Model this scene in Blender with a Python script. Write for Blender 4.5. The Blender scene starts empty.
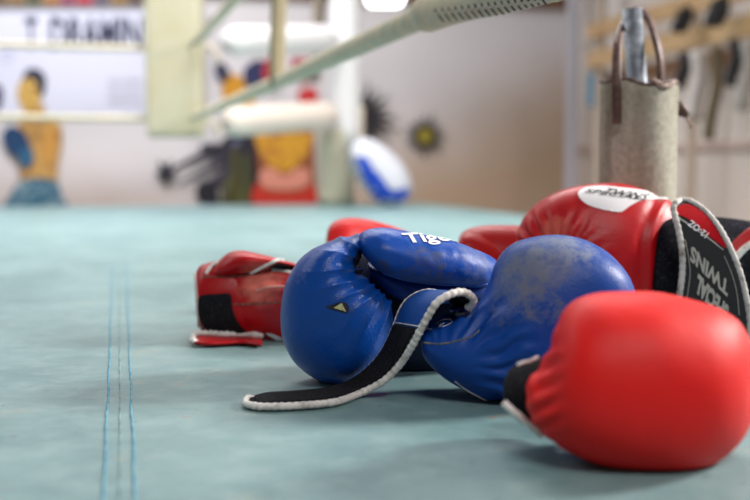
import bpy, bmesh, math, random
import numpy as np
from mathutils import Vector, noise
from mathutils.bvhtree import BVHTree
from mathutils.geometry import delaunay_2d_cdt

random.seed(7)
C = bpy.context.scene.collection
F = 1041.0
H = 0.254
TH = math.radians(4.67)
CAM = Vector((0, 0, H))
fw = Vector((0, math.cos(TH), -math.sin(TH)))
up = Vector((0, math.sin(TH), math.cos(TH)))
rt = Vector((1, 0, 0))

def ray(x, y):
    return (rt*((x-375)/F) + up*((250-y)/F) + fw)
def at(x, y, Y):
    d = ray(x, y); return CAM + d*(Y/d.y)
def ground(x, y, z=0.0):
    d = ray(x, y); return CAM + d*((z-H)/d.z)
def onplane(x, y, p0, n):
    d = ray(x, y); return CAM + d*((p0-CAM).dot(n)/d.dot(n))
def topx(p):
    q = p-CAM; w = q.dot(fw)
    return 375+F*q.dot(rt)/w, 250-F*q.dot(up)/w

# ------------------------------------------------------------- materials
def mat(name, col, rough=0.5, metal=0.0, bump=None, vary=None, spec=0.5, sheen=0.0, emit=None, coat=0.0):
    m = bpy.data.materials.new(name); m.use_nodes = True
    nt = m.node_tree; b = nt.nodes['Principled BSDF']
    b.inputs['Base Color'].default_value = (*col, 1)
    b.inputs['Roughness'].default_value = rough
    b.inputs['Metallic'].default_value = metal
    b.inputs['Specular IOR Level'].default_value = spec
    b.inputs['Sheen Weight'].default_value = sheen
    b.inputs['Coat Weight'].default_value = coat
    b.inputs['Coat Roughness'].default_value = 0.25
    tc = nt.nodes.new('ShaderNodeTexCoord')
    if vary:      # (scale, other colour, amount low, high)
        n = nt.nodes.new('ShaderNodeTexNoise'); n.inputs['Scale'].default_value = vary[0]
        n.inputs['Detail'].default_value = 6
        r = nt.nodes.new('ShaderNodeMapRange')
        r.inputs['From Min'].default_value = vary[2]; r.inputs['From Max'].default_value = vary[3]
        mx = nt.nodes.new('ShaderNodeMix'); mx.data_type = 'RGBA'
        mx.inputs[6].default_value = (*col, 1); mx.inputs[7].default_value = (*vary[1], 1)
        nt.links.new(tc.outputs['Object'], n.inputs['Vector'])
        nt.links.new(n.outputs['Fac'], r.inputs['Value'])
        nt.links.new(r.outputs['Result'], mx.inputs[0])
        nt.links.new(mx.outputs[2], b.inputs['Base Color'])
    if bump:      # (scale, strength, distance)
        n = nt.nodes.new('ShaderNodeTexNoise'); n.inputs['Scale'].default_value = bump[0]
        n.inputs['Detail'].default_value = 4
        bp = nt.nodes.new('ShaderNodeBump'); bp.inputs['Strength'].default_value = bump[1]
        bp.inputs['Distance'].default_value = bump[2]
        nt.links.new(tc.outputs['Object'], n.inputs['Vector'])
        nt.links.new(n.outputs['Fac'], bp.inputs['Height'])
        nt.links.new(bp.outputs['Normal'], b.inputs['Normal'])
    if emit:
        b.inputs['Emission Color'].default_value = (*emit[0], 1); b.inputs['Emission Strength'].default_value = emit[1]
    return m

def leather(name, col, wears_highlights=(), rough=0.4, grain=0.25, spot=0.12, coat=0.0):
    """pebbled leather; wears_highlights = [(centre in object space, radius, colour, strength, noise scale, threshold)]"""
    m = bpy.data.materials.new(name); m.use_nodes = True
    nt = m.node_tree; L = nt.links.new; N = nt.nodes.new
    b = nt.nodes['Principled BSDF']
    tc = N('ShaderNodeTexCoord')
    b.inputs['Specular IOR Level'].default_value = .30
    b.inputs['Coat Weight'].default_value = coat; b.inputs['Coat Roughness'].default_value = 0.3
    n0 = N('ShaderNodeTexNoise'); n0.inputs['Scale'].default_value = 22; n0.inputs['Detail'].default_value = 5
    L(tc.outputs['Object'], n0.inputs['Vector'])
    r0 = N('ShaderNodeMapRange'); r0.inputs['From Min'].default_value = .35; r0.inputs['From Max'].default_value = .75
    r0.inputs['To Max'].default_value = spot
    L(n0.outputs['Fac'], r0.inputs['Value'])
    mx = N('ShaderNodeMix'); mx.data_type = 'RGBA'
    mx.inputs[6].default_value = (*col, 1); mx.inputs[7].default_value = (*[c*0.35 for c in col], 1)
    L(r0.outputs['Result'], mx.inputs[0])
    out = mx.outputs[2]; ro = None
    rr = N('ShaderNodeMapRange'); rr.inputs['To Min'].default_value = rough-.07; rr.inputs['To Max'].default_value = rough+.12
    L(n0.outputs['Fac'], rr.inputs['Value']); ro = rr.outputs['Result']
    for (c, rad, wc, st, sc, th) in wears_highlights:
        d = N('ShaderNodeVectorMath'); d.operation = 'DISTANCE'; d.inputs[1].default_value = c
        L(tc.outputs['Object'], d.inputs[0])
        mr = N('ShaderNodeMapRange'); mr.interpolation_type = 'SMOOTHSTEP'
        mr.inputs['From Min'].default_value = rad; mr.inputs['From Max'].default_value = rad*.35
        L(d.outputs['Value'], mr.inputs['Value'])
        n = N('ShaderNodeTexNoise'); n.inputs['Scale'].default_value = sc; n.inputs['Detail'].default_value = 8
        n.inputs['Roughness'].default_value = .7
        L(tc.outputs['Object'], n.inputs['Vector'])
        ad = N('ShaderNodeMath'); ad.operation = 'MULTIPLY_ADD'; ad.inputs[1].default_value = .35
        L(mr.outputs['Result'], ad.inputs[0]); L(n.outputs['Fac'], ad.inputs[2])
        tr = N('ShaderNodeMapRange'); tr.inputs['From Min'].default_value = th; tr.inputs['From Max'].default_value = th+.24
        tr.inputs['To Max'].default_value = st
        L(ad.outputs[0], tr.inputs['Value'])
        mul = N('ShaderNodeMath'); mul.operation = 'MULTIPLY'
        L(tr.outputs['Result'], mul.inputs[0]); L(mr.outputs['Result'], mul.inputs[1])
        m2 = N('ShaderNodeMix'); m2.data_type = 'RGBA'; m2.inputs[7].default_value = (*wc, 1)
        L(mul.outputs[0], m2.inputs[0]); L(out, m2.inputs[6]); out = m2.outputs[2]
        ra = N('ShaderNodeMath'); ra.operation = 'MULTIPLY_ADD'; ra.inputs[1].default_value = .3
        L(mul.outputs[0], ra.inputs[0]); L(ro, ra.inputs[2]); ro = ra.outputs[0]
    L(out, b.inputs['Base Color']); L(ro, b.inputs['Roughness'])
    v = N('ShaderNodeTexVoronoi'); v.inputs['Scale'].default_value = 520
    L(tc.outputs['Object'], v.inputs['Vector'])
    n3 = N('ShaderNodeTexNoise'); n3.inputs['Scale'].default_value = 60; n3.inputs['Detail'].default_value = 6
    L(tc.outputs['Object'], n3.inputs['Vector'])
    b1 = N('ShaderNodeBump'); b1.inputs['Strength'].default_value = grain; b1.inputs['Distance'].default_value = .0006
    L(v.outputs['Distance'], b1.inputs['Height'])
    b2 = N('ShaderNodeBump'); b2.inputs['Strength'].default_value = .25; b2.inputs['Distance'].default_value = .002
    L(n3.outputs['Fac'], b2.inputs['Height']); L(b1.outputs['Normal'], b2.inputs['Normal'])
    L(b2.outputs['Normal'], b.inputs['Normal'])
    return m

BLUE = (0.003, 0.062, 0.33)
VEL = mat('black velcro', (0.008, 0.008, 0.011), .95, bump=(900, .8, .001), vary=(300, (.03, .03, .035), .5, .75), spec=.2)
FLEECE = mat('black fleece', (0.012, 0.012, 0.018), 1, bump=(500, 1, .003), vary=(260, (.045, .045, .06), .52, .7), spec=.1)
PIPE = mat('off-white piping', (0.80, 0.77, 0.74), .6, bump=(500, .6, .001), vary=(90, (.42, .37, .33), .5, .72))
PRINT = mat('white print', (0.8, 0.8, 0.85), .5, vary=(700, (.25, .3, .5), .6, .7))
LABEL = mat('white label', (0.78, 0.76, 0.78), .45, bump=(300, .3, .0008))
BLACKPRINT = mat('black print', (0.015, 0.015, 0.02), .5)
GREYPRINT = mat('grey woven print', (0.38, 0.36, 0.33), .7, vary=(500, (.45, .44, .42), .5, .7))
PATCHRED = mat('red woven patch', (.45, .004, .01), .8, bump=(800, .4, .001), spec=.15)
THREAD = mat('blue thread', (.01, .06, .3), .7)
DKTHREAD = mat('dark worn seam', (.12, .07, .06), .8, vary=(200, (.3, .2, .12), .5, .7))
GREYSEAM = mat('worn blue seam', (.09, .11, .16), .8, vary=(160, (.28, .24, .16), .5, .65))
LINING = mat('dark lining', (.01, .01, .012), .9)

# ------------------------------------------------------------- object helpers
ORG = {}
def link(name, verts, faces, m, parent=None, smooth=True, org=None):
    if parent is None:
        v = np.array([tuple(p) for p in verts]); lo = v.min(0); hi = v.max(0)
        o0 = Vector(org) if org is not None else Vector(((lo[0]+hi[0])/2, (lo[1]+hi[1])/2, lo[2]))
        wo = o0
    else:
        wo = ORG[parent]; o0 = Vector((0, 0, 0))
    me = bpy.data.meshes.new(name)
    me.from_pydata([tuple(Vector(p)-wo) for p in verts], [], faces)
    bm = bmesh.new(); bm.from_mesh(me); bmesh.ops.recalc_face_normals(bm, faces=bm.faces[:]); bm.to_mesh(me); bm.free()
    if smooth: me.polygons.foreach_set('use_smooth', [True]*len(me.polygons))
    me.materials.append(m)
    o = bpy.data.objects.new(name, me); C.objects.link(o)
    if parent is not None: o.parent = parent
    o.location = o0; ORG[o] = wo
    return o
def thing(name, label, cat, loc, group=None):
    o = bpy.data.objects.new(name, None); C.objects.link(o)
    o.location = loc; o.empty_display_size = .05
    ORG[o] = Vector(loc); tag(o, label, cat, group); return o
def tag(o, label, cat, group=None, kind=None):
    if label: o['label'] = label
    if cat: o['category'] = cat
    if group: o['group'] = group
    if kind: o['kind'] = kind
    return o
def worldverts(o):
    return [v.co + ORG[o] for v in o.data.vertices]

def cr(p, t):
    n = len(p); i = min(int(t), n-2); f = t-i
    p0 = p[max(i-1, 0)]; p1 = p[i]; p2 = p[i+1]; p3 = p[min(i+2, n-1)]
    return .5*((2*p1)+(p2-p0)*f+(2*p0-5*p1+4*p2-p3)*f*f+(3*p1-p0-3*p2+p3)*f**3)

def pod(name, rows, m, parent, sub=10, n=88, e=1.0, disp=None, floor=0.0012, smooth=3, capb=True, open0=False, open1=False, back=1.0):
    """closed shell through pairs of outline points (ax, ay, bx, by, distance, half depth)"""
    R = []
    for r in rows:
        a = at(r[0], r[1], r[4]); b = at(r[2], r[3], r[4])
        R.append(np.array([*a, *b, r[5]], float))
    rings = []
    T = np.linspace(0, len(R)-1, (len(R)-1)*sub+1)
    for t in T:
        q = cr(R, t); A = Vector(q[0:3]); B = Vector(q[3:6]); d = max(q[6], .0005)
        M = (A+B)/2; half = (B-A)/2; hl = half.length; ax = half.normalized()
        view = (M-CAM).normalized(); D = (view-ax*view.dot(ax)).normalized()
        ring = []
        for k in range(n):
            ph = 2*math.pi*k/n; c = math.cos(ph); s = math.sin(ph)
            if e != 1.0:
                c = math.copysign(abs(c)**e, c); s = math.copysign(abs(s)**e, s)
            dd = d*(back if s > 0 else 1.0)
            ring.append(M+ax*hl*c+D*dd*s)
        rings.append(ring)
    verts = [p for r in rings for p in r]; faces = []
    for i in range(len(rings)-1):
        for k in range(n):
            k2 = (k+1) % n
            faces.append((i*n+k, i*n+k2, (i+1)*n+k2, (i+1)*n+k))
    if not open0:
        c = sum(rings[0], Vector())/n; verts.append(c); ci = len(verts)-1
        faces += [(ci, (k+1) % n, k) for k in range(n)]
    if not open1:
        c = sum(rings[-1], Vector())/n; verts.append(c); ci = len(verts)-1; o = (len(rings)-1)*n
        faces += [(ci, o+k, o+(k+1) % n) for k in range(n)]
    me = bpy.data.meshes.new('tmp'); me.from_pydata([tuple(v) for v in verts], [], faces)
    bm = bmesh.new(); bm.from_mesh(me)
    bmesh.ops.recalc_face_normals(bm, faces=bm.faces[:])
    for _ in range(smooth):
        bmesh.ops.smooth_vert(bm, verts=[v for v in bm.verts if not v.is_boundary], factor=.5, use_axis_x=True, use_axis_y=True, use_axis_z=True)
    bm.normal_update()
    if disp:
        off = [(v, v.normal.copy(), disp(*topx(v.co), v.co)) for v in bm.verts]
        for v, nn, dv in off: v.co += nn*dv
    if floor is not None:
        for v in bm.verts:
            if v.co.z < floor: v.co.z = floor
    verts = [v.co.copy() for v in bm.verts]; faces = [tuple(v.index for v in f.verts) for f in bm.faces]
    bm.free(); bpy.data.meshes.remove(me)
    return link(name, verts, faces, m, parent)

class Surf:
    def __init__(s, *objs):
        s.t = []
        for o in objs:
            s.t.append(BVHTree.FromPolygons(worldverts(o), [tuple(p.vertices) for p in o.data.polygons]))
    def hit(s, x, y):
        d = ray(x, y).normalized(); best = None
        for t in s.t:
            h = t.ray_cast(CAM, d)
            if h[0] is not None and (best is None or h[3] < best[2]):
                nn = h[1] if h[1].dot(d) < 0 else -h[1]
                best = (h[0], nn, h[3])
        return best
def inpoly(x, y, P):
    c = False; j = len(P)-1
    for i in range(len(P)):
        if (P[i][1] > y) != (P[j][1] > y) and x < (P[j][0]-P[i][0])*(y-P[i][1])/(P[j][1]-P[i][1])+P[i][0]: c = not c
        j = i
    return c
def smoothpoly(P, k=5):
    Q = [np.array(p, float) for p in P]; n = len(Q); out = []
    for i in range(n):
        p0, p1, p2, p3 = Q[i-1], Q[i], Q[(i+1) % n], Q[(i+2) % n]
        for j in range(k):
            f = j/k; out.append(tuple(.5*((2*p1)+(p2-p0)*f+(2*p0-5*p1+4*p2-p3)*f*f+(3*p1-p0-3*p2+p3)*f**3)))
    return out
def patch(name, P, surf, m, parent, off=.0008, step=2.0, thick=0.0, sm=True, fallback=None):
    """a piece of cloth or print that lies on a glove's surface"""
    if sm: P = smoothpoly(P)
    xs = [p[0] for p in P]; ys = [p[1] for p in P]
    pts = [Vector(p) for p in P]; n0 = len(pts)
    y = min(ys)+step*.6
    while y < max(ys):
        x = min(xs)+step*.6
        while x < max(xs):
            if inpoly(x, y, P): pts.append(Vector((x, y)))
            x += step
        y += step
    vs, _, fs, _, _, _ = delaunay_2d_cdt(pts, [], [list(range(n0))], 1, 1e-5)
    out = []; ok = []
    for v in vs:
        h = surf.hit(v.x, v.y)
        if h is None: out.append(Vector((0, 0, 0))); ok.append(False)
        else: out.append(h[0]+h[1]*off); ok.append(True)
    fs = [tuple(f) for f in fs if all(ok[i] for i in f) and max((out[f[0]]-out[f[1]]).length, (out[f[1]]-out[f[2]]).length) < .03]
    used = sorted({i for f in fs for i in f}); mp = {u: i for i, u in enumerate(used)}
    o = link(name, [out[i] for i in used], [tuple(mp[i] for i in f) for f in fs], m, parent)
    if thick:
        md = o.modifiers.new('thickness', 'SOLIDIFY'); md.thickness = thick; md.offset = 1
        # make the shell face outwards
    return o
def tube(name, pts, r, m, parent=None, n=10, wob=0.0, wl=.006, closed=False, sub=1, r_fn=None, org=None, flat=1.0):
    P = [Vector(p) for p in pts]
    if sub > 1:
        A = [np.array(p) for p in P]
        P = [Vector(cr(A, t)) for t in np.linspace(0, len(A)-1, (len(A)-1)*sub+1)]
    # resample
    verts = []; faces = []; s = 0; prev = None
    for i, p in enumerate(P):
        t = (P[min(i+1, len(P)-1)]-P[max(i-1, 0)]).normalized()
        if prev is None:
            a = t.orthogonal().normalized()
        else:
            a = (prev-t*prev.dot(t)).normalized(); s += (p-P[i-1]).length
        prev = a; b = t.cross(a)
        rr = r_fn(i/(len(P)-1)) if r_fn else r
        rr *= 1+wob*math.sin(2*math.pi*s/wl)+wob*.8*noise.noise(Vector((s*180, 3, 1)))
        for k in range(n):
            ph = 2*math.pi*k/n; verts.append(p+a*rr*math.cos(ph)+b*rr*flat*math.sin(ph))
    for i in range(len(P)-1):
        for k in range(n):
            faces.append((i*n+k, i*n+(k+1) % n, (i+1)*n+(k+1) % n, (i+1)*n+k))
    faces.append(tuple(range(n))); faces.append(tuple((len(P)-1)*n+k for k in range(n)))
    return link(name, verts, faces, m, parent, org=org)
def surftube(name, P, surf, r, m, parent, sub=8, off=0.0, wob=.08, wl=.006):
    A = [np.array(p, float) for p in P]; pts = []
    for t in np.linspace(0, len(A)-1, (len(A)-1)*sub+1):
        q = cr(A, t); h = surf.hit(q[0], q[1])
        if h is not None:
            c = h[0]+h[1]*off
            if not pts or (c-pts[-1]).length < .03: pts.append(c)
    return tube(name, pts, r, m, parent, n=8, wob=wob, wl=wl)

def textmesh(body, bold=0.0, shear=0.0):
    cu = bpy.data.curves.new('t', 'FONT'); cu.body = body; cu.offset = bold; cu.shear = shear; cu.resolution_u = 3
    o = bpy.data.objects.new('t', cu); C.objects.link(o)
    dg = bpy.context.evaluated_depsgraph_get(); me = bpy.data.meshes.new_from_object(o.evaluated_get(dg))
    bm = bmesh.new(); bm.from_mesh(me); bmesh.ops.triangulate(bm, faces=bm.faces[:])
    for _ in range(4):
        ed = [e for e in bm.edges if e.calc_length() > .12]
        if not ed: break
        bmesh.ops.subdivide_edges(bm, edges=ed, cuts=1); bmesh.ops.triangulate(bm, faces=bm.faces[:])
    bm.verts.ensure_lookup_table(); bm.verts.index_update()
    vs = [v.co.copy() for v in bm.verts]; fs = [tuple(v.index for v in f.verts) for f in bm.faces]; bm.free()
    bpy.data.objects.remove(o); bpy.data.meshes.remove(me); bpy.data.curves.remove(cu)
    w = max(v.x for v in vs); x0 = min(v.x for v in vs); h = max(v.y for v in vs); y0 = min(v.y for v in vs)
    return [((v.x-x0)/(w-x0), (v.y-y0)/(h-y0)) for v in vs], fs
def text_on(name, body, o, xv, yv, surf, m, parent, bold=.02, shear=0, off=.0012, clip=0):
    """o = lower-left corner of the word, xv along the word, yv up the letters"""
    vs, fs = textmesh(body, bold, shear); out = []
    ok = []
    for (a, b) in vs:
        x = o[0]+xv[0]*a+yv[0]*b; y = o[1]+xv[1]*a+yv[1]*b
        h = surf.hit(x, y); k = 0
        while h is None and k < clip: y += .4; k += 1; h = surf.hit(x, y)
        ok.append(h is not None); out.append(h[0]+h[1]*off if h else Vector())
    fs = [f for f in fs if all(ok[i] for i in f)]
    used = sorted({i for f in fs for i in f}); mp = {u: i for i, u in enumerate(used)}
    return link(name, [out[i] for i in used], [tuple(mp[i] for i in f) for f in fs], m, parent, smooth=False)

def ribbon(name, pairs, t, m, parent, sub=6, shift=0.0, w0=0.0, w1=1.0, nx=6, round0=0.0):
    """flat strap through pairs of edge points; w0..w1 = share of its width"""
    A = [np.array([*p, *q]) for p, q in pairs]
    T = np.linspace(0, len(A)-1, (len(A)-1)*sub+1); rows = []
    for i, tt in enumerate(T):
        q = cr(A, tt); a = Vector(q[:3]); b = Vector(q[3:])
        q2 = cr(A, min(tt+.02, len(A)-1)); q1 = cr(A, max(tt-.02, 0))
        tg = Vector(((q2-q1)[:3]+(q2-q1)[3:])).normalized()
        nn = tg.cross((b-a).normalized()).normalized()
        rows.append((a.lerp(b, w0), a.lerp(b, w1), nn))
    verts = []; m_ = nx+1
    for a, b, nn in rows:
        for k in range(m_): verts.append(a.lerp(b, k/nx)+nn*(shift+t/2))
        for k in range(m_): verts.append(a.lerp(b, 1-k/nx)+nn*(shift-t/2))
    n = 2*m_; faces = []
    for i in range(len(rows)-1):
        for k in range(n): faces.append((i*n+k, i*n+(k+1) % n, (i+1)*n+(k+1) % n, (i+1)*n+k))
    faces.append(tuple(range(n))); faces.append(tuple((len(rows)-1)*n+k for k in range(n)))
    return link(name, verts, faces, m, parent)
def box(name, c, s, m, parent=None, ang=0.0, bev=0.0, tilt=None, org=None):
    bm = bmesh.new(); bmesh.ops.create_cube(bm, size=1)
    bmesh.ops.scale(bm, vec=s, verts=bm.verts[:])
    if bev: bmesh.ops.bevel(bm, geom=bm.edges[:], offset=bev, segments=3, affect='EDGES', profile=.5)
    from mathutils import Matrix
    R = Matrix.Rotation(ang, 3, 'Z')
    if tilt: R = R @ Matrix.Rotation(tilt[0], 3, tilt[1])
    verts = [R @ v.co + Vector(c) for v in bm.verts]; faces = [tuple(v.index for v in f.verts) for f in bm.faces]
    bm.free()
    return link(name, verts, faces, m, parent, smooth=False, org=org)

def rel(p, root): return tuple(Vector(p)-ORG[root])

# ============================================================= THE RING
YAW = math.radians(15)
U = Vector((-math.cos(YAW), -math.sin(YAW), 0)); V = Vector((math.sin(YAW), -math.cos(YAW), 0))
CORNER = Vector((.30, 7.0, 0))
def canvas_material():
    m = bpy.data.materials.new('ring canvas cloth'); m.use_nodes = True; nt = m.node_tree; L = nt.links.new; N = nt.nodes.new
    b = nt.nodes['Principled BSDF']; b.inputs['Roughness'].default_value = .42
    b.inputs['Specular IOR Level'].default_value = .5
    tc = N('ShaderNodeTexCoord')
    def nz(scale, det, lo, hi, to=1.0):
        n = N('ShaderNodeTexNoise'); n.inputs['Scale'].default_value = scale; n.inputs['Detail'].default_value = det
        n.inputs['Roughness'].default_value = .65
        r = N('ShaderNodeMapRange'); r.inputs['From Min'].default_value = lo; r.inputs['From Max'].default_value = hi; r.inputs['To Max'].default_value = to
        L(tc.outputs['Object'], n.inputs['Vector']); L(n.outputs['Fac'], r.inputs['Value']); return r.outputs['Result']
    out = None
    base = (0.20, 0.33, 0.34)
    for fac, c in ((nz(4, 9, .42, .62, .7), (.10, .195, .21)), (nz(28, 8, .48, .72, .5), (.30, .42, .42)),
                   (nz(9, 9, .6, .7, .4), (.34, .36, .29)), (nz(45, 6, .64, .70, .7), (.09, .15, .16)), (nz(14, 4, .69, .72, .6), (.30, .20, .12))):
        mx = N('ShaderNodeMix'); mx.data_type = 'RGBA'; mx.inputs[7].default_value = (*c, 1)
        if out is None: mx.inputs[6].default_value = (*base, 1)
        else: L(out, mx.inputs[6])
        L(fac, mx.inputs[0]); out = mx.outputs[2]
    L(out, b.inputs['Base Color'])
    n1 = N('ShaderNodeTexNoise'); n1.inputs['Scale'].default_value = 700; L(tc.outputs['Object'], n1.inputs['Vector'])
    n2 = N('ShaderNodeTexNoise'); n2.inputs['Scale'].default_value = 7; n2.inputs['Detail'].default_value = 4; L(tc.outputs['Object'], n2.inputs['Vector'])
    b1 = N('ShaderNodeBump'); b1.inputs['Strength'].default_value = .35; b1.inputs['Distance'].default_value = .0008; L(n1.outputs['Fac'], b1.inputs['Height'])
    b2 = N('ShaderNodeBump'); b2.inputs['Strength'].default_value = .5; b2.inputs['Distance'].default_value = .012; L(n2.outputs['Fac'], b2.inputs['Height']); L(b1.outputs['Normal'], b2.inputs['Normal'])
    L(b2.outputs['Normal'], b.inputs['Normal'])
    return m
ring = thing('boxing_ring_platform', 'pale teal canvas floor of the boxing ring with stitched seam', 'ring canvas', (CORNER+(U+V)*3.9)-Vector((0, 0, .9)))
S = 7.8
q = [CORNER, CORNER+U*S, CORNER+U*S+V*S, CORNER+V*S]
verts = [p+Vector((0, 0, 0)) for p in q]+[p-Vector((0, 0, .06)) for p in q]
link('canvas', verts, [(0, 1, 2, 3), (4, 5, 6, 7)]+[(i, (i+1) % 4, (i+1) % 4+4, i+4) for i in range(4)], canvas_material(), ring, smooth=False)
q2 = [p + (CORNER+(U+V)*3.9-p)*.006 for p in q]
verts = [p-Vector((0, 0, .0605)) for p in q2]+[p-Vector((0, 0, .9)) for p in q2]
link('skirt', verts, [(0, 1, 2, 3), (4, 5, 6, 7)]+[(i, (i+1) % 4, (i+1) % 4+4, i+4) for i in range(4)], mat('dark blue ring skirt', (.03, .05, .1), .8), ring, smooth=False)
SEAMB = mat('blue seam stitching', (.06, .27, .42), .8, vary=(60, (.16, .38, .46), .45, .6))
SEAMD = mat('dark seam crease', (.12, .22, .23), .9, vary=(40, (.25, .42, .42), .4, .6))
for (xa, xb, mm, r, nm) in ((103.5, 112.5, SEAMB, .0011, 'seam_stitching'), (136, 126, SEAMB, .0011, 'seam_stitching'), (120, 119.5, SEAMD, .0007, 'seam_fold')):
    a = ground(xa, 520); b = ground(xb, 265); pts = []
    for i in range(161):
        t = i/160; p = a.lerp(b, t); w = .0012*noise.noise(Vector((t*14, xa, 0)))+.0003*math.sin(t*260)
        pts.append(p+Vector((w, 0, .0003)))
    tube(nm, pts, r, mm, ring, n=6)

# ============================================================= ROPES, PAD, POST
ROPE = mat('khaki rope cover', (.62, .54, .39), .75, bump=(120, .4, .003), vary=(30, (.46, .46, .37), .4, .7))
ROPED = mat('black lacing', (.02, .018, .02), .8)
PADM = mat('khaki corner cushion', (.52, .49, .36), .7, bump=(20, .3, .01), vary=(6, (.48, .43, .28), .4, .7))
WHITEV = mat('white padded vinyl', (.78, .77, .78), .5)
CREAM = mat('cream padded vinyl', (.70, .60, .48), .55)
OLIVE = mat('faded green padding', (.48, .45, .34), .7)
RC = Vector((-1.02, 5.75))
def rope_pt(z, s):   # towards the camera along the right side
    p0 = Vector((RC.x, RC.y)); p1 = Vector((.106, 1.7)); d = (p1-p0)
    q = p0+d*s; return Vector((q.x, q.y, z))
def rope_left(z, t):
    return Vector((RC.x+U.x*t, RC.y+U.y*t, z))
for k, (z, wh, wd) in enumerate(((.505, 'bottom', 0), (.88, 'second', 0))):
    r = .021
    t = thing('ring_rope', ('lower' if k == 0 else 'upper')+' khaki ring rope running from the corner cushion towards the camera over the gloves', 'ring rope', rope_pt(z, .02), 'ring ropes')
    tube('rope_cover', [rope_pt(z, s)-Vector((0, 0, .02*math.sin(math.pi*min(s, 1))*(.3))) for s in np.linspace(.055, 1.0, 30)], r, ROPE, t, n=16)
    if k == 0:
        # collar and laced cover where the rope passes close by
        e0 = rope_pt(z, .985); dr = (rope_pt(z, 1)-rope_pt(z, 0)).normalized()
        cp_ = [np.array(p) for p in (e0, at(462, 4, 1.63), at(500, -4, 1.5), at(540, -13, 1.4), at(600, -26, 1.25))]
        base = [Vector(cr(cp_, u)) for u in np.linspace(0, 4, 60)]
        lc = tube('laced_cover', base, .03, ROPE, t, n=24, r_fn=lambda f: (.022+.008*min(1, f*10))*(1-.30*f), wob=.02, wl=.02)
        tube('collar', [e0+dr*s for s in np.linspace(-.03, .05, 14)], .03, ROPE, t, n=20, r_fn=lambda f: .021+.010*math.sin(math.pi*f)**.5)
        sl = Surf(lc)
        yb = lambda x: 9.5-(x-458)*.125
        for i in range(17):
            x = 436+i*6.6
            surftube('lace', [(x-1, yb(x)-3), (x+2, yb(x)+2), (x+8, yb(x)+9)], sl, .0021, ROPED, t, sub=6, off=-.0006, wob=0)
        surftube('lacing_cord', [(436+i*1.5, yb(436+i*1.5)+1.6*math.sin(i*1.5/6.6*2*math.pi)) for i in range(70)], sl, .0021, mat('pale cord', (.55, .50, .40), .7), t, sub=2, off=.001)
    t = thing('ring_rope', ('lower' if k == 0 else 'upper')+' khaki ring rope running left from the corner cushion in front of the banner', 'ring rope', rope_left(z, .05), 'ring ropes')
    tube('rope_cover', [rope_left(z, s) for s in np.linspace(.18, 3.4, 20)], .0175, ROPE, t, n=14)
# spacer strap between the right-hand ropes
sp = rope_pt(0, .655)
o = tube('rope_spacer', [Vector((sp.x+.006*math.sin(z*9), sp.y, z)) for z in np.linspace(.485, 1.05, 14)], .027, mat('khaki webbing', (.36, .30, .19), .8, bump=(60, .5, .004)), n=12, flat=.6)
tag(o, 'vertical khaki webbing strap tying the upper and lower right ring ropes together', 'rope spacer')
# corner cushion
pc = at(175, 60, 5.62)
pd = thing('corner_cushion', 'tall khaki cushion hanging in the ring corner at the left', 'corner cushion', (pc.x, pc.y, .40))
box('cushion', (pc.x, pc.y, .40+.45), (.315, .10, .90), PADM, pd, ang=-.15, bev=.03)
for z in (.505, .90):
    a = Vector((pc.x+.15, pc.y+.03, z)); tube('tie_strap', [a, a+Vector((.05, .03, -.03)), a+Vector((.07, .05, -.09))], .016, CREAM, pd, n=8, sub=4)
# post with its padding
px, pyy = at(341, 150, 6.6).xy
post = thing('ring_post', 'white ring corner post with a faded green pad around its foot', 'ring post', (px, pyy, -.0))
tube('post_sleeve', [Vector((px+.03, pyy, z)) for z in np.linspace(.36, 1.5, 10)], .098, WHITEV, post, n=24, org=None)
tube('foot_pad', [Vector((px-.03, pyy, z)) for z in np.linspace(.002, .47, 10)], .115, OLIVE, post, n=24)
tube('edge_trim', [Vector((px+.125, pyy-.02, z)) for z in np.linspace(.30, .62, 6)], .018, CREAM, post, n=8)
# padded turnbuckles
for k, (y1, y2, zz, lab) in enumerate((((120, 115), 0, 0, 'lower cream padded turnbuckle sleeve between the corner cushion and the post'), ((40, 39), 0, 0, 'upper white padded turnbuckle sleeve between the corner cushion and the post'))):
    a = at(226, y1[0]+2, 5.85); b = at(332, y1[1], 6.5)
    o = tube('turnbuckle_sleeve', [a.lerp(b, s) for s in np.linspace(0, 1, 14)], .09, (mat('cream white sleeve', (.80, .70, .62), .5) if k == 0 else WHITEV), n=18, r_fn=lambda f: .086*(1-(2*f-1)**30*.35))
    tag(o, lab, 'turnbuckle sleeve', 'turnbuckle sleeves')
# hanging webbing beside the post
a = at(318, -30, 6.85); b = at(313, 82, 6.85)
o = tube('hanging_strap', [a.lerp(b, s)+Vector((.02*math.sin(s*3), 0, 0)) for s in np.linspace(0, 1, 10)], .05, mat('brown webbing', (.30, .25, .19), .8), n=10, flat=.5)
tag(o, 'brownish webbing strap hanging beside the white ring post', 'strap')

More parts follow.
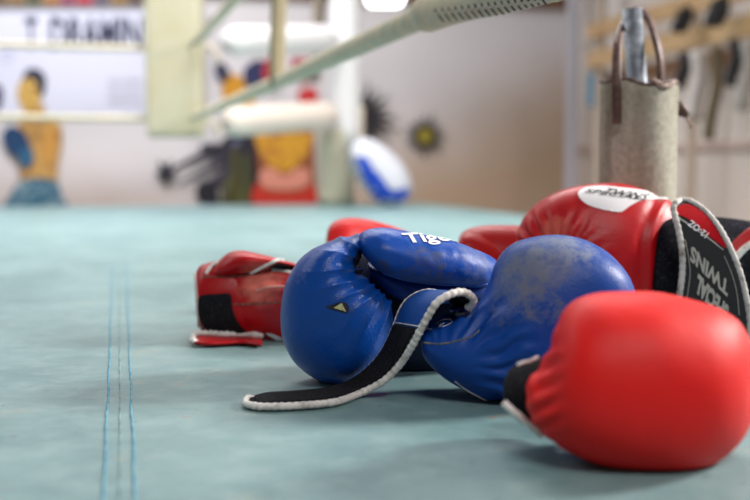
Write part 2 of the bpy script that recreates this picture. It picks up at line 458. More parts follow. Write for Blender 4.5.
# kick pad leaning at the ring's far corner
kp = thing('kick_pad', 'white and blue curved kick pad leaning at the foot of the ring post', 'kick pad', ground(385, 203))
KZ = 6.3
kb = pod('padding', [(352, 146, 350, 152, KZ, .03), (360, 138, 347, 160, KZ, .08), (374, 140, 352, 172, KZ, .11), (392, 152, 362, 186, KZ, .12), (406, 168, 374, 200, KZ, .12), (412, 184, 386, 205, KZ, .10), (411, 196, 398, 206, KZ, .05)], mat('white kick pad leather', (.60, .61, .68), .4), kp, sub=6, n=40)
kS = Surf(kb)
patch('blue_panel', [(357, 160), (366, 158), (382, 178), (392, 190), (408, 188), (408, 197), (398, 203), (380, 202), (368, 188)], kS, mat('royal blue panel', (.01, .06, .5), .35), kp, off=.004, step=3)
patch('grey_panel', [(350, 150), (356, 162), (366, 188), (376, 201), (370, 203), (358, 186), (349, 165)], kS, mat('grey panel', (.3, .31, .36), .5), kp, off=.006, step=3)
surftube('tan_binding', [(352, 144), (358, 150), (364, 158)], kS, .02, CREAM, kp)

# ============================================================= ROOM
WALL0 = Vector((1.70, 9.0, 0)); WN = Vector((-V.x, -V.y, 0)).normalized()   # back wall runs along U
NB = Vector((0.2425, -.9701, 0)); TB = Vector((-.9701, -.2425, 0))           # normal to the room / along the wall to the left
NR = Vector((-.9701, -.2425, 0)); TR = Vector((.2425, -.9701, 0))            # right wall
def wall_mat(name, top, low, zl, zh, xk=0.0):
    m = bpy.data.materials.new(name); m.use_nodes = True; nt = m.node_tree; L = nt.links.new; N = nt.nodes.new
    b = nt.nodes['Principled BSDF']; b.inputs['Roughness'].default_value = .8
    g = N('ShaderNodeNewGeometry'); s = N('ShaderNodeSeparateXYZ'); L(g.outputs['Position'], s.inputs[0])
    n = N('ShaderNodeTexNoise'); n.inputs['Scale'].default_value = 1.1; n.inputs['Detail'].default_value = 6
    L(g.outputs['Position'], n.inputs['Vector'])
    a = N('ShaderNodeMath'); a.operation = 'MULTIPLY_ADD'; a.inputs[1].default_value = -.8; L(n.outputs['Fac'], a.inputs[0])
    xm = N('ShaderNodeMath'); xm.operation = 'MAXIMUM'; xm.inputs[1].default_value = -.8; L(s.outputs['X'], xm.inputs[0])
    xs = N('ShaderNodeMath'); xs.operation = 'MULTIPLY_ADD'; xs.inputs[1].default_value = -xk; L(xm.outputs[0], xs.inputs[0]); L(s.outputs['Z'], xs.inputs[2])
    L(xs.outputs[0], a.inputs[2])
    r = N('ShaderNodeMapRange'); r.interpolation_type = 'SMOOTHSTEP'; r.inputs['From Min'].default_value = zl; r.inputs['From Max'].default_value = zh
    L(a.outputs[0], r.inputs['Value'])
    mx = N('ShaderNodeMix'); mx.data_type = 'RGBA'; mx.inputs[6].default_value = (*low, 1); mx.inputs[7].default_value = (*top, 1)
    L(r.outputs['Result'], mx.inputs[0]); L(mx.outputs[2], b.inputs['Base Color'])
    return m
WM = wall_mat('back wall paint and shade', (.74, .70, .71), (.50, .36, .25), -.75, .45, .45)  # base dirt, plus shade painted into the colour towards the lower right
WM2 = wall_mat('right wall paint', (.80, .74, .68), (.78, .69, .62), -.9, .4)
def wallbox(name, p, t, L_, n, z0, z1, m, th=.15):
    q = [p, p+t*L_, p+t*L_-n*th, p-n*th]
    verts = [Vector((a.x, a.y, z0)) for a in q]+[Vector((a.x, a.y, z1)) for a in q]
    o = link(name, verts, [(0, 1, 2, 3), (4, 5, 6, 7)]+[(i, (i+1) % 4, (i+1) % 4+4, i+4) for i in range(4)], m, smooth=False)
    o['kind'] = 'structure'; return o
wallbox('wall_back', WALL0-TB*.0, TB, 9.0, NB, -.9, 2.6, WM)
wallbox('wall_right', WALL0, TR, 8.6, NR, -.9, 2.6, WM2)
q = [Vector((-9, -3, 0)), Vector((7, -3, 0)), Vector((7, 11, 0)), Vector((-9, 11, 0))]
o = link('floor', [p-Vector((0, 0, .9)) for p in q]+[p-Vector((0, 0, 1.0)) for p in q], [(0, 1, 2, 3), (4, 5, 6, 7)]+[(i, (i+1) % 4, (i+1) % 4+4, i+4) for i in range(4)], mat('concrete floor', (.3, .29, .27), .8, vary=(3, (.2, .19, .18), .4, .7)), smooth=False)
o['kind'] = 'structure'
# brown timber along the top of the wall
BROWN = mat('dark brown timber', (.14, .07, .045), .7, vary=(4, (.25, .12, .06), .4, .7))
def wpx(x, y, off=0.0): return onplane(x, y, WALL0+NB*off, NB)
o = wallbox('trim_1', WALL0+NB*.06, TB, 9.0, NB, 1.565, 2.0, BROWN, th=.05)
# grey pipe in the corner
cp = at(572, 100, 8.6); 
o = tube('wall_pipe', [Vector((cp.x, cp.y, z)) for z in np.linspace(-.9, 2.55, 6)], .055, mat('grey painted pipe', (.50, .48, .52), .5), n=16)
tag(o, 'grey painted vertical pipe standing in the corner of the room', 'pipe')

def wall_patch(name, P, col, parent, off, sm=True, m=None):
    if sm: P = smoothpoly(P, 4)
    pts = [Vector(p) for p in P]
    vs, _, fs, _, _, _ = delaunay_2d_cdt(pts, [], [list(range(len(pts)))], 1, 1e-5)
    v = [wpx(p.x, p.y, off) for p in vs]; n = len(v); v2 = [p-NB*.003 for p in v]
    f2 = [tuple(f) for f in fs]+[tuple(i+n for i in reversed(f)) for f in fs]
    k = len(P); f2 += [(i, (i+1) % k, (i+1) % k+n, i+n) for i in range(k)] if n == k else []
    return link(name, v+v2, f2, m or mat(name.replace('_', ' '), col, .7), parent, smooth=False)

class Plane:
    def __init__(s, off): s.off = off
    def hit(s, x, y):
        return (wpx(x, y, s.off), NB, 1)
# banner
bn = thing('banner', 'white wall banner with dark lettering behind the ropes at the left', 'banner', wpx(60, 118, .03))
wall_patch('cloth', [(-150, 10), (205, 8), (205, 114), (-150, 118)], None, bn, .03, sm=False, m=mat('pale banner cloth', (.72, .73, .86), .7))
INK = mat('navy lettering', (.02, .025, .07), .7)
text_on('lettering', 'T', (25, 50), (12, 0), (0, -33), Plane(.034), INK, bn, bold=.03)
text_on('lettering', 'DRAMIN', (50, 50), (92, 0), (0, -33), Plane(.034), INK, bn, bold=.03)
for i in range(3):
    text_on('small_print', ('opening hours', 'training daily', 'welcome')[i] if False else ('ooo mmm', 'mm ooo m', 'ommo mo')[i], (108, 84+i*10), (34, 0), (0, -5), Plane(.034), mat('grey lettering', (.45, .43, .5), .7), bn, bold=.02)
text_on('circle_mark', 'O', (0, 62), (14, 0), (0, -12), Plane(.034), mat('pale blue mark', (.5, .5, .72), .7), bn, bold=.0)
# posters over the banner
cols = [(.18, .10, .04), (.30, .17, .05), (.08, .10, .04), (.45, .18, .04), (.3, .05, .12), (.5, .03, .06), (.12, .10, .16), (.35, .2, .05), (.10, .06, .05)]
for i, c in enumerate(cols):
    x = -8+i*17
    o = wall_patch('poster', [(x, -18), (x+15.5, -18), (x+15.5, 4.5), (x, 4.5)], c, None, .075, sm=False, m=mat('poster print', c, .6, vary=(9, (.12, .08, .08), .45, .6)))
    tag(o, ['brown poster at the far left of the row above the banner', 'ochre poster, second in the row above the banner', 'dark green poster in the row above the banner', 'orange poster in the row above the banner', 'plum poster in the row above the banner', 'crimson poster in the row above the banner', 'slate poster in the row above the banner', 'mustard poster in the row above the banner', 'black-brown poster above the corner cushion'][i], 'poster', 'posters above the banner')
# painted boxer
SKIN = (.72, .44, .11)
mu = thing('boxer_mural', 'painted boxer in blue gloves and blue shorts on the wall at the left', 'mural', wpx(35, 208, .04))
wall_patch('painted_torso', [(20, 122), (14, 132), (12, 150), (20, 168), (22, 184), (54, 184), (58, 165), (62, 140), (60, 124), (46, 117), (44, 105), (30, 106)], SKIN, mu, .036, m=mat('painted skin', (.62, .36, .10), .7, vary=(16, (.35, .17, .05), .42, .62)))
wall_patch('painted_face', [(20, 82), (28, 76), (38, 78), (42, 92), (38, 106), (26, 112), (20, 104), (17, 94)], (.75, .50, .12), mu, .040, m=mat('painted face', (.72, .46, .10), .7, vary=(30, (.4, .2, .06), .45, .6)))
wall_patch('painted_hair', [(22, 80), (28, 69), (40, 70), (46, 80), (43, 96), (38, 92), (36, 82), (28, 78)], (.02, .02, .045), mu, .044)
wall_patch('painted_glove', [(2, 134), (10, 126), (22, 130), (30, 144), (28, 156), (18, 158), (6, 148)], (.008, .05, .14), mu, .048)
wall_patch('painted_glove', [(20, 150), (30, 148), (34, 158), (28, 168), (20, 164)], (.02, .12, .24), mu, .052)
wall_patch('painted_shorts', [(22, 180), (54, 180), (62, 196), (66, 214), (0, 216), (10, 196)], (.03, .15, .22), mu, .044, m=mat('painted blue shorts', (.03, .14, .22), .7, vary=(18, (.25, .36, .42), .5, .62)))
wall_patch('painted_highlight', [(46, 128), (56, 130), (54, 150), (48, 164), (42, 150)], (.62, .30, .06), mu, .040)
wall_patch('painted_head', [(-14, 92), (-6, 84), (2, 88), (2, 104), (-6, 110)], (.04, .04, .12), mu, .040)
# painted dark figure and star
mf = thing('dark_figure_mural', 'dark painted figure with outstretched arms on the wall below the corner cushion', 'mural', wpx(220, 205, .04))
DK = (.014, .013, .022)
wall_patch('painted_body', [(222, 142), (230, 135), (246, 134), (256, 142), (257, 205), (220, 207), (226, 190), (218, 184), (228, 172), (221, 160)], DK, mf, .036)
for (x0, y0, x1, y1, w) in ((168, 172, 222, 146, 3), (176, 186, 226, 160, 2.5), (196, 196, 230, 172, 5), (200, 150, 226, 150, 5), (206, 163, 230, 152, 2)):
    wall_patch('painted_streak', [(x0, y0), (x0+2, y0-w), ((x0+x1)/2, (y0+y1)/2-w*1.4), (x1, y1-w), (x1+3, y1+w), ((x0+x1)/2, (y0+y1)/2+w)], (.045, .04, .06), mf, .040)
wall_patch('painted_foot', [(196, 188), (206, 180), (216, 186), (218, 204), (200, 203)], DK, mf, .044)
wall_patch('painted_fist', [(155, 174), (160, 170), (158, 160), (165, 165), (172, 160), (171, 169), (178, 174), (170, 178), (168, 187), (162, 180)], (.02, .02, .03), mf, .044)
for (a_, b_, c_) in ((232, 150, (.08, .07, .012)), (243, 156, (.07, .075, .02)), (226, 178, (.10, .10, .05))):
    wall_patch('painted_cloth', [(a_, b_), (a_+5, b_+2), (a_+6, 205), (a_-6, 205), (a_-1, 180)], c_, mf, .048)
wall_patch('painted_shine', [(232, 141), (238, 139), (240, 144), (234, 147)], (.12, .13, .22), mf, .052)
# orange figure and gloves seen between the sleeves
mo = thing('fighters_mural', 'painted orange and navy shapes on the wall between the two turnbuckle sleeves', 'mural', wpx(245, 112, .04))
wall_patch('painted_orange_shape', [(222, 84), (232, 74), (244, 80), (246, 92), (256, 104), (232, 108), (224, 100)], (.62, .28, .015), mo, .040)
wall_patch('painted_navy_shape', [(214, 68), (222, 62), (230, 72), (228, 80), (220, 82)], (.04, .04, .08), mo, .040)
wall_patch('painted_navy_shape', [(244, 70), (256, 60), (268, 64), (270, 80), (260, 90), (246, 86)], (.02, .025, .09), mo, .044)
wall_patch('painted_red_shape', [(264, 62), (278, 58), (280, 76), (274, 88), (264, 86)], (.45, .02, .03), mo, .048)
wall_patch('painted_red_shape', [(294, 58), (308, 60), (312, 72), (300, 82), (292, 70)], (.45, .02, .05), mo, .040)
wall_patch('painted_red_shape', [(298, 92), (314, 88), (318, 100), (304, 106)], (.6, .03, .03), mo, .040)
# yellow and red poster
mr = thing('wall_poster', 'yellow and red poster on the wall under the cream turnbuckle sleeve', 'poster', wpx(284, 205, .04))
wall_patch('backing', [(254, 128), (314, 128), (316, 207), (254, 207)], (.30, .09, .03), mr, .036, sm=False)
wall_patch('yellow_print', [(258, 134), (310, 132), (308, 152), (296, 166), (284, 172), (270, 166), (260, 152)], (.78, .45, .03), mr, .040, m=mat('yellow print', (.66, .33, .015), .6, vary=(14, (.45, .16, .02), .5, .6)))
wall_patch('pink_print', [(260, 172), (272, 168), (284, 176), (298, 168), (310, 172), (306, 186), (284, 190), (262, 186)], (.72, .28, .20), mr, .044)
wall_patch('red_print', [(256, 184), (270, 192), (300, 192), (313, 184), (314, 206), (256, 206)], (.55, .025, .01), mr, .048)
# painted sunbursts
def burst(name, label, cx, cy, r0, r1, n, eye):
    t = thing(name, label, 'wall painting', wpx(cx, cy+r1, .04)); P = []
    for i in range(n*2):
        a = math.pi*i/n; r = r0 if i % 2 else r1*random.uniform(.75, 1.1); P.append((cx+r*math.cos(a), cy+r*math.sin(a)))
    wall_patch('painted_rays', P, (.018, .015, .02), t, .036, sm=False)
    if eye: wall_patch('painted_centre', [(cx+eye*math.cos(a), cy+eye*math.sin(a)) for a in np.linspace(0, 2*math.pi, 12, endpoint=False)], (.3, .24, .02), t, .042)
burst('sunburst_painting', 'small painted black burst with a yellow centre on the back wall', 425, 136, 10, 27, 16, 8)
burst('sunburst_painting', 'large black painted burst half hidden by the ring post', 362, 118, 16, 42, 18, 0)
# lamp added in place of the bright high window
lm = at(385, -6, 7.6)
lt = thing('window_stand_in_lamp', 'bright white lamp standing in for a high window above the ring post', 'lamp', (lm.x, lm.y, lm.z-.1))
box('stand_in_housing', (lm.x, lm.y, lm.z+.13), (.34, .2, .06), mat('stand-in lamp casing', (.6, .6, .6), .5), lt, bev=.01)
box('stand_in_diffuser', (lm.x, lm.y, lm.z), (.27, .16, .17), mat('stand-in lamp glow', (1, 1, 1), .4, emit=((1, 1, 1), 5)), lt, bev=.05)
tube('stand_in_rod', [Vector((lm.x, lm.y, lm.z+.15)), Vector((lm.x, lm.y, lm.z+.7))], .01, BROWN, lt, n=8)

# ---------------------------------------------- rack by the right wall
WOOD = mat('pale rack timber', (.62, .42, .22), .6, vary=(5, (.48, .30, .14), .4, .7))
def rpx(x, y, off=0.0): return onplane(x, y, WALL0+NR*off, NR)
rk = thing('timber_rack', 'pale timber rack of long horizontal rails on the right wall', 'rack', rpx(680, 175, .2))
def rail(x0, y0, x1, y1, off, h, d, nm='rail', m=WOOD):
    a = rpx(x0, y0, off); b = rpx(x1, y1, off); z = (a.z+b.z)/2; a.z = b.z = z; w = NR*d/2; u = Vector((0, 0, h/2))
    v = [a-w-u, a+w-u, a+w+u, a-w+u, b-w-u, b+w-u, b+w+u, b-w+u]
    return link(nm, v, [(0, 1, 2, 3), (4, 5, 6, 7), (0, 1, 5, 4), (1, 2, 6, 5), (2, 3, 7, 6), (3, 0, 4, 7)], m, rk, smooth=False)
rail(590, 62, 800, 12, .30, .12, .05)
rail(590, 28, 800, -20, .30, .11, .05)
for xx in (597, 690, 790):
    a = rpx(xx, 100, .24); rail(xx, 100, xx+5, 100, .24, 2.6, .05, 'upright', mat('rack upright', (.55, .45, .36), .6))
rail(592, 82, 800, 45, .10, .10, .03, 'back_board', mat('back board', (.42, .25, .15), .7))
DKS = mat('black strap cloth', (.02, .02, .025), .8); GRS = mat('grey strap cloth', (.3, .28, .26), .8)
def hang(x0, y0, x1, y1, r, m, lab, off=.42):
    a = rpx(x0, y0, off); b = rpx(x1, y1, off); b.x, b.y = a.x+(b.x-a.x)*.6, a.y+(b.y-a.y)*.6
    pts = [a.lerp(b, s)+Vector((.02*math.sin(s*5), 0, 0)) for s in np.linspace(0, 1, 10)]
    o = tube('hanging_strap', pts, r, m, n=10, flat=.5)
    tag(o, lab, 'strap', 'straps hanging on the timber rack')
hang(683, 52, 684, 88, .055, DKS, 'short black strap hanging from the rack just right of the canvas bag')
hang(716, 46, 711, 140, .055, mat('olive brown strap cloth', (.16, .12, .07), .8), 'long olive brown strap hanging lowest from the rack')
hang(733, 40, 736, 86, .05, DKS, 'black strap hanging from the rack between the olive and grey straps')
hang(697, 50, 699, 120, .08, mat('pale cloth', (.6, .55, .52), .8), 'pale grey cloth hanging from the rack beside the short black strap')
hang(746, 42, 747, 110, .06, GRS, 'grey strap hanging from the rack at the right edge')
hang(682, 8, 682, 32, .07, DKS, 'black strap looped over the upper rail of the rack, above the canvas bag', off=.46)
hang(717, -2, 717, 26, .08, DKS, 'black bundle on the upper rail of the rack, above the olive strap', off=.46)
b0 = rpx(597, 90, .2)
bx = box('blue_box', (b0.x, b0.y, b0.z), (.13, .10, .26), mat('light blue plastic', (.05, .28, .45), .5), ang=.2, bev=.02)
tag(bx, 'small light blue box on the wall left of the canvas bag', 'box')
o = rail(575, 152, 800, 140, .02, .05, .03, 'ledge', mat('pinkish ledge', (.66, .52, .46), .7))

# ============================================================= CANVAS BAG WITH HANDLES
BZ = 1.665
bc = at(639, 90, BZ); bR = .0606
ztop = at(639, 84, BZ).z
bag = thing('canvas_bag', 'worn grey canvas cylinder bag with brown carry straps standing behind the gloves', 'bag', (bc.x, bc.y, 0))
BAGM = bpy.data.materials.new('worn grey canvas'); BAGM.use_nodes = True
def bagmat(m):
    nt = m.node_tree; L = nt.links.new; N = nt.nodes.new; b = nt.nodes['Principled BSDF']; b.inputs['Roughness'].default_value = .85
    tc = N('ShaderNodeTexCoord'); mp = N('ShaderNodeMapping'); mp.inputs['Scale'].default_value = (22, 22, 3); L(tc.outputs['Object'], mp.inputs[0])
    n = N('ShaderNodeTexNoise'); n.inputs['Scale'].default_value = 1; n.inputs['Detail'].default_value = 8; L(mp.outputs[0], n.inputs['Vector'])
    r = N('ShaderNodeValToRGB'); r.color_ramp.elements[0].position = .35; r.color_ramp.elements[0].color = (.24, .21, .15, 1)
    r.color_ramp.elements[1].position = .68; r.color_ramp.elements[1].color = (.50, .47, .39, 1)
    L(n.outputs['Fac'], r.inputs[0])
    n2 = N('ShaderNodeTexNoise'); n2.inputs['Scale'].default_value = 120; n2.inputs['Detail'].default_value = 6; L(tc.outputs['Object'], n2.inputs['Vector'])
    r2 = N('ShaderNodeMapRange'); r2.inputs['From Min'].default_value = .35; r2.inputs['From Max'].default_value = .65; r2.inputs['To Min'].default_value = .76; L(n2.outputs['Fac'], r2.inputs['Value'])
    mx = N('ShaderNodeMix'); mx.data_type = 'RGBA'; mx.blend_type = 'MULTIPLY'; mx.inputs[0].default_value = 1
    L(r.outputs[0], mx.inputs[6]); L(r2.outputs[0], mx.inputs[7]); L(mx.outputs[2], b.inputs['Base Color'])
    bp = N('ShaderNodeBump'); bp.inputs['Strength'].default_value = .6; bp.inputs['Distance'].default_value = .002; L(n2.outputs['Fac'], bp.inputs['Height']); L(bp.outputs[0], b.inputs['Normal'])
bagmat(BAGM)
BRIM = mat('brown leather binding', (.07, .03, .024), .5, bump=(300, .5, .001), vary=(80, (.16, .08, .06), .5, .7))
def rim_z(ph):
    return ztop+.004*math.sin(ph*2+1)+.003*math.sin(ph*5)
verts = []; faces = []; n = 64; nz_ = 30
for j in range(nz_+1):
    for k in range(n):
        ph = 2*math.pi*k/n; z = .001+(rim_z(ph)-.001)*j/nz_
        r = bR*(1+.012*noise.noise(Vector((math.cos(ph)*2, math.sin(ph)*2, z*14))))
        verts.append(Vector((bc.x+r*math.cos(ph), bc.y+r*math.sin(ph), z)))
for j in range(nz_+1):
    for k in range(n):
        ph = 2*math.pi*k/n; z = .001+(rim_z(ph)-.001)*(1-j/nz_) if j < nz_ else .02
        r = bR-.004; verts.append(Vector((bc.x+r*math.cos(ph), bc.y+r*math.sin(ph), max(z, .02))))
for j in range(2*nz_+1):
    for k in range(n): faces.append((j*n+k, j*n+(k+1) % n, (j+1)*n+(k+1) % n, (j+1)*n+k))
faces.append(tuple(range(n))); faces.append(tuple((2*nz_+1)*n+k for k in range(n)))
link('bag_body', verts, faces, BAGM, bag)
tube('rim_binding', [Vector((bc.x+(bR-.001)*math.cos(a), bc.y+(bR-.001)*math.sin(a), rim_z(a)+.0005)) for a in np.linspace(0, 2*math.pi, 80)], .0026, BRIM, bag, n=8, wob=.2, wl=.015)
lb = at(666, 83, BZ-.05)
tube('torn_rim_flap', [at(651, 79, BZ-.055), at(656, 82, BZ-.062), at(664, 86, BZ-.06), at(671, 85, BZ-.05), at(675, 81, BZ-.04)], .0045, mat('frayed leather', (.4, .3, .26), .7, vary=(200, (.12, .05, .04), .45, .6)), bag, n=8, sub=6, wob=.2, flat=.6)
def strap3(name, pts, w, t, m, parent, wd=Vector((1, 0, 0)), sub=8):
    P = [np.array(p) for p in pts]; Q = [Vector(cr(P, u)) for u in np.linspace(0, len(P)-1, (len(P)-1)*sub+1)]
    prs = []
    for i, p in enumerate(Q):
        tg = (Q[min(i+1, len(Q)-1)]-Q[max(i-1, 0)]).normalized(); view = Vector((.15, -1, 0)).normalized()
        s = tg.cross(view).normalized()*w/2 + view*w*.25
        prs.append((p-s, p+s))
    return ribbon(name, prs, t, m, parent, sub=1, nx=2)
fz = BZ-bR-.003
strap3('carry_strap', [at(617, 124, fz+.004), at(617, 105, fz+.003), at(617, 85, fz+.002), at(616.5, 68, fz+.01), at(617.5, 46, fz+.03), at(621, 30, fz+.065), at(630, 15, fz+.11), at(640, 11, fz+.115), at(649, 20, fz+.10), at(656, 40, fz+.07), at(660.5, 60, fz+.06), at(661, 84, fz+.06), at(661, 96, fz+.062)], .0125, .005, BRIM, bag)
# steel pipe standing in the bag
pp = at(637, 80, BZ+.012); pt0 = at(631.5, 9, BZ+.012)
STEEL = mat('scratched galvanised steel', (.17, .19, .23), .5, metal=.6, vary=(60, (.34, .37, .42), .45, .6), bump=(120, .3, .001))
ax = (pt0-pp).normalized(); bot = pp-ax*(pp.z-.03)/ax.z
verts = []; faces = []; n = 28; aa = ax.orthogonal().normalized(); bb = ax.cross(aa); Lp = (pt0-bot).length
prof = [(0, .0158), (Lp, .0158), (Lp, .0125), (.01, .0125)]
for (s, r) in prof:
    for k in range(n):
        ph = 2*math.pi*k/n; verts.append(bot+ax*s+(aa*math.cos(ph)+bb*math.sin(ph))*r)
for j in range(3):
    for k in range(n): faces.append((j*n+k, j*n+(k+1) % n, (j+1)*n+(k+1) % n, (j+1)*n+k))
faces.append(tuple(range(n))); faces.append(tuple(3*n+k for k in range(n)))
o = link('steel_pipe', verts, faces, STEEL); tag(o, 'scratched grey steel pipe sticking up out of the canvas bag', 'pipe')
for p in o.data.polygons:
    pass
# buckle tab at the bag's right side
bz = BZ-.01
tb = pod('buckle_tab', [(677, 101, 677, 116, bz, .003), (680, 100, 680, 117, bz, .005), (686, 105, 684, 118, bz, .005), (690, 113, 688, 117, bz, .003)], BRIM, bag, sub=5, n=16)
tube('buckle_hook', [at(684, 116, bz), at(688, 121, bz), at(691, 126, bz), at(689, 128, bz)], .0018, mat('rusty wire', (.2, .12, .09), .5, metal=.5), bag, n=8, sub=5)

# ============================================================= GLOVES
GREY = (.20, .21, .25)
# ---- G1: blue glove with the torn fist and the lettered thumb
def fold1(x, y, co):
    cx, cy = 402, 268
    d = math.hypot(x-cx, y-cy); a = math.atan2(y-cy, x-cx)
    if d < 1: return 0
    m = max(0, min(1, (105-d)/60))*max(0, min(1, (d-18)/10))
    if y > 325: m *= max(0, 1-(y-325)/30)
    s = 1-2*abs(math.sin(a*13+1.1*noise.noise(Vector((a*2, d*.025, 0)))+.5))**.7
    amp = .0024*(.9+.5*noise.noise(Vector((a*4, d*.02, 5)))) * m
    low = .0016*noise.noise(co*26)
    return amp*s+low*.6
g1 = thing('boxing_glove', 'blue boxing glove with a torn round fist and white lettering on its thumb', 'boxing glove', ground(345, 386), 'blue boxing gloves')
w1 = [(rel(at(372, 305, 1.14), g1), .05, (.03, .035, .06), .85, 260, .84), (rel(at(335, 305, 1.14), g1), .05, (.03, .05, .11), .6, 420, .84), (rel(at(300, 262, 1.16), g1), .05, (.17, .2, .38), .5, 60, .84)]
LB1 = leather('blue leather of the torn glove', BLUE, w1, rough=.30, grain=.5)
f1 = pod('fist', [(358, 234.5, 374, 236, 1.215, .012), (340, 237, 375, 240, 1.21, .030), (320, 245, 366, 250, 1.205, .045), (303, 256, 360, 260, 1.20, .055), (291, 272, 363, 272, 1.20, .061), (284, 288, 378, 287, 1.20, .065), (281, 303, 391, 301, 1.20, .067), (280.5, 320, 394.5, 316, 1.20, .067), (283, 340, 392, 335, 1.20, .064), (291, 358, 385, 354, 1.20, .058), (303, 371, 372, 369, 1.20, .048), (318, 380, 356, 380, 1.20, .03), (330, 384, 345, 384, 1.20, .012)], LB1, g1, disp=fold1, n=160, sub=14)
p1 = pod('palm', [(346, 250, 356, 330, 1.285, .015), (358, 250, 366, 340, 1.275, .028), (372, 254, 378, 356, 1.262, .035), (385, 256, 392, 368, 1.275, .045), (410, 256, 415, 373, 1.285, .05), (440, 260, 445, 370, 1.29, .05), (475, 268, 475, 360, 1.30, .047), (510, 276, 505, 350, 1.31, .044)], leather('dark palm leather', (.004, .008, .03), (), rough=.6), g1, sub=6, n=64)
def foldt(x, y, co): return .0018*noise.noise(co*22)+.0006*noise.noise(co*90)
wt = [(rel(at(425, 272, 1.17), g1), .062, (.07, .075, .09), .75, 90, .76), (rel(at(380, 268, 1.17), g1), .035, (.07, .065, .06), .8, 120, .74), (rel(at(478, 258, 1.2), g1), .05, (.16, .19, .33), .75, 60, .72), (rel(at(362, 240, 1.2), g1), .03, (.12, .14, .25), .6, 70, .8)]
LBT = leather('blue thumb leather', (.003, .065, .37), wt, rough=.38)
t1 = pod('thumb', [(358, 237, 358.5, 247, 1.19, .010), (361, 232.5, 364, 256, 1.19, .024), (370, 229, 374, 267, 1.19, .032), (385, 228, 387, 275, 1.19, .037), (402, 230, 402, 280, 1.195, .039), (420, 233.5, 420, 284, 1.20, .039), (440, 238.5, 438, 286, 1.205, .038), (460, 244, 457, 287, 1.215, .036), (478, 250, 474, 288, 1.225, .033), (490, 256, 487, 286, 1.23, .027), (497, 262, 495, 279, 1.235, .017), (499, 267, 498, 273, 1.235, .008)], LBT, g1, disp=foldt, n=110, sub=12)
pod('thumb_underside', [(366, 262, 370, 282, 1.225, .02), (385, 266, 392, 296, 1.225, .036), (415, 272, 418, 303, 1.23, .038), (445, 275, 448, 303, 1.235, .037), (475, 276, 478, 300, 1.245, .032), (492, 275, 494, 292, 1.25, .02)], leather('dark blue thumb leather', (.006, .04, .25), (), rough=.42), g1, sub=8, n=64)
sT = Surf(t1); sF = Surf(f1)
surftube('thumb_seam', [(359, 250), (363, 258), (371, 266.5), (385, 274), (402, 279), (420, 282.5), (438, 284), (457, 285), (474, 286), (487, 284)], sT, .0011, mat('blue welt', (.01, .08, .42), .45), g1, wob=.1, wl=.003)
text_on('lettering', 'Tiger', (408.5, 246.3), (56, -2.5), (-7.5, -12.5), sT, PRINT, g1, bold=.025, off=.0010, clip=30)
patch('wrist_fabric', [(355, 256), (361, 251), (366, 257), (363, 262), (363, 272), (357, 275), (353, 266)], Surf(f1), FLEECE, g1, off=.0015, sm=True)
patch('torn_leather_edge', [(326, 307), (334, 304), (341, 302), (347, 303.5), (349, 309), (347, 313), (340, 311.5), (333, 309.5)], sF, mat('dark torn edge', (.012, .015, .03), .8), g1, off=.0008, step=1.5)
patch('exposed_foam', [(333.5, 307.5), (341.5, 302.5), (346, 311.5)], sF, mat('yellowish foam', (.55, .55, .28), .8, vary=(300, (.3, .28, .12), .5, .7)), g1, off=.0018, step=1.5, sm=False)

# ---- G2: scuffed blue glove
def fold2(x, y, co):
    # creases where the wrist folds into the fist
    cx, cy = 440, 372
    a = math.atan2(y-cy, x-cx); d = math.hypot(x-cx, y-cy)
    m = math.exp(-((d-72)/24)**2)
    s = math.sin(a*24+2.5*noise.noise(Vector((a*3, d*.04, 2))))
    return .0032*m*s+.0015*noise.noise(co*20)
g2 = thing('boxing_glove', 'blue boxing glove with a grey scuffed back and a long strap trailing on the canvas', 'boxing glove', ground(505, 400), 'blue boxing gloves')
w2 = [(rel(at(522, 262, 1.06), g2), .085, (.15, .17, .22), .85, 45, .66), (rel(at(565, 236, 1.08), g2), .07, (.22, .25, .33), .8, 60, .68), (rel(at(540, 300, 1.06), g2), .05, (.13, .15, .2), .7, 90, .78), (rel(at(500, 305, 1.07), g2), .055, (.14, .17, .28), .6, 70, .82), (rel(at(620, 280, 1.09), g2), .05, (.16, .19, .33), .6, 80, .84)]
LB2 = leather('scuffed blue leather', (.003, .055, .31), w2, rough=.42)
ZZ = 1.125
b2 = pod('fist', [(421, 333, 420.5, 344, ZZ, .018), (424, 323, 424, 358, ZZ, .032), (436, 318.5, 440, 374, ZZ, .042), (452, 314, 462, 388, ZZ, .05), (468, 309, 488, 399, ZZ, .056), (481, 298, 516, 405, ZZ, .061), (489, 283, 550, 405, ZZ, .065), (496, 264, 582, 394, ZZ, .067), (509, 247, 610, 369, ZZ, .067), (530, 237.5, 628, 340, ZZ, .063), (557, 234.5, 635, 317, ZZ, .056), (585, 240, 636, 300, ZZ, .046), (608, 252, 633, 286, ZZ, .032), (622, 266, 629, 276, ZZ, .014)], LB2, g2, disp=fold2, n=150, sub=12)
s2 = Surf(b2)
surftube('wrist_seam', [(421, 342), (430, 343.5), (441, 344), (453, 342), (464, 339), (473, 336), (480, 330)], s2, .0012, GREYSEAM, g2, wob=.2, wl=.004)
surftube('frayed_edge', [(453, 315), (460, 315), (468, 313), (474, 309)], s2, .002, GREYSEAM, g2, off=.001, wob=.4, wl=.004)
surftube('white_piping', [(455, 381), (464, 388), (476, 395), (488, 401), (500, 404)], s2, .0012, PIPE, g2)
surftube('print_mark', [(436, 324), (442, 320), (450, 319.5), (452, 322), (445, 326), (438, 327)], s2, .0004, PRINT, g2, off=.0002)
surftube('print_mark', [(428, 326), (427, 329), (432, 329)], s2, .0005, PRINT, g2, off=.0002)
surftube('print_mark', [(439, 326), (444, 323)], s2, .0008, PRINT, g2, off=.0002)
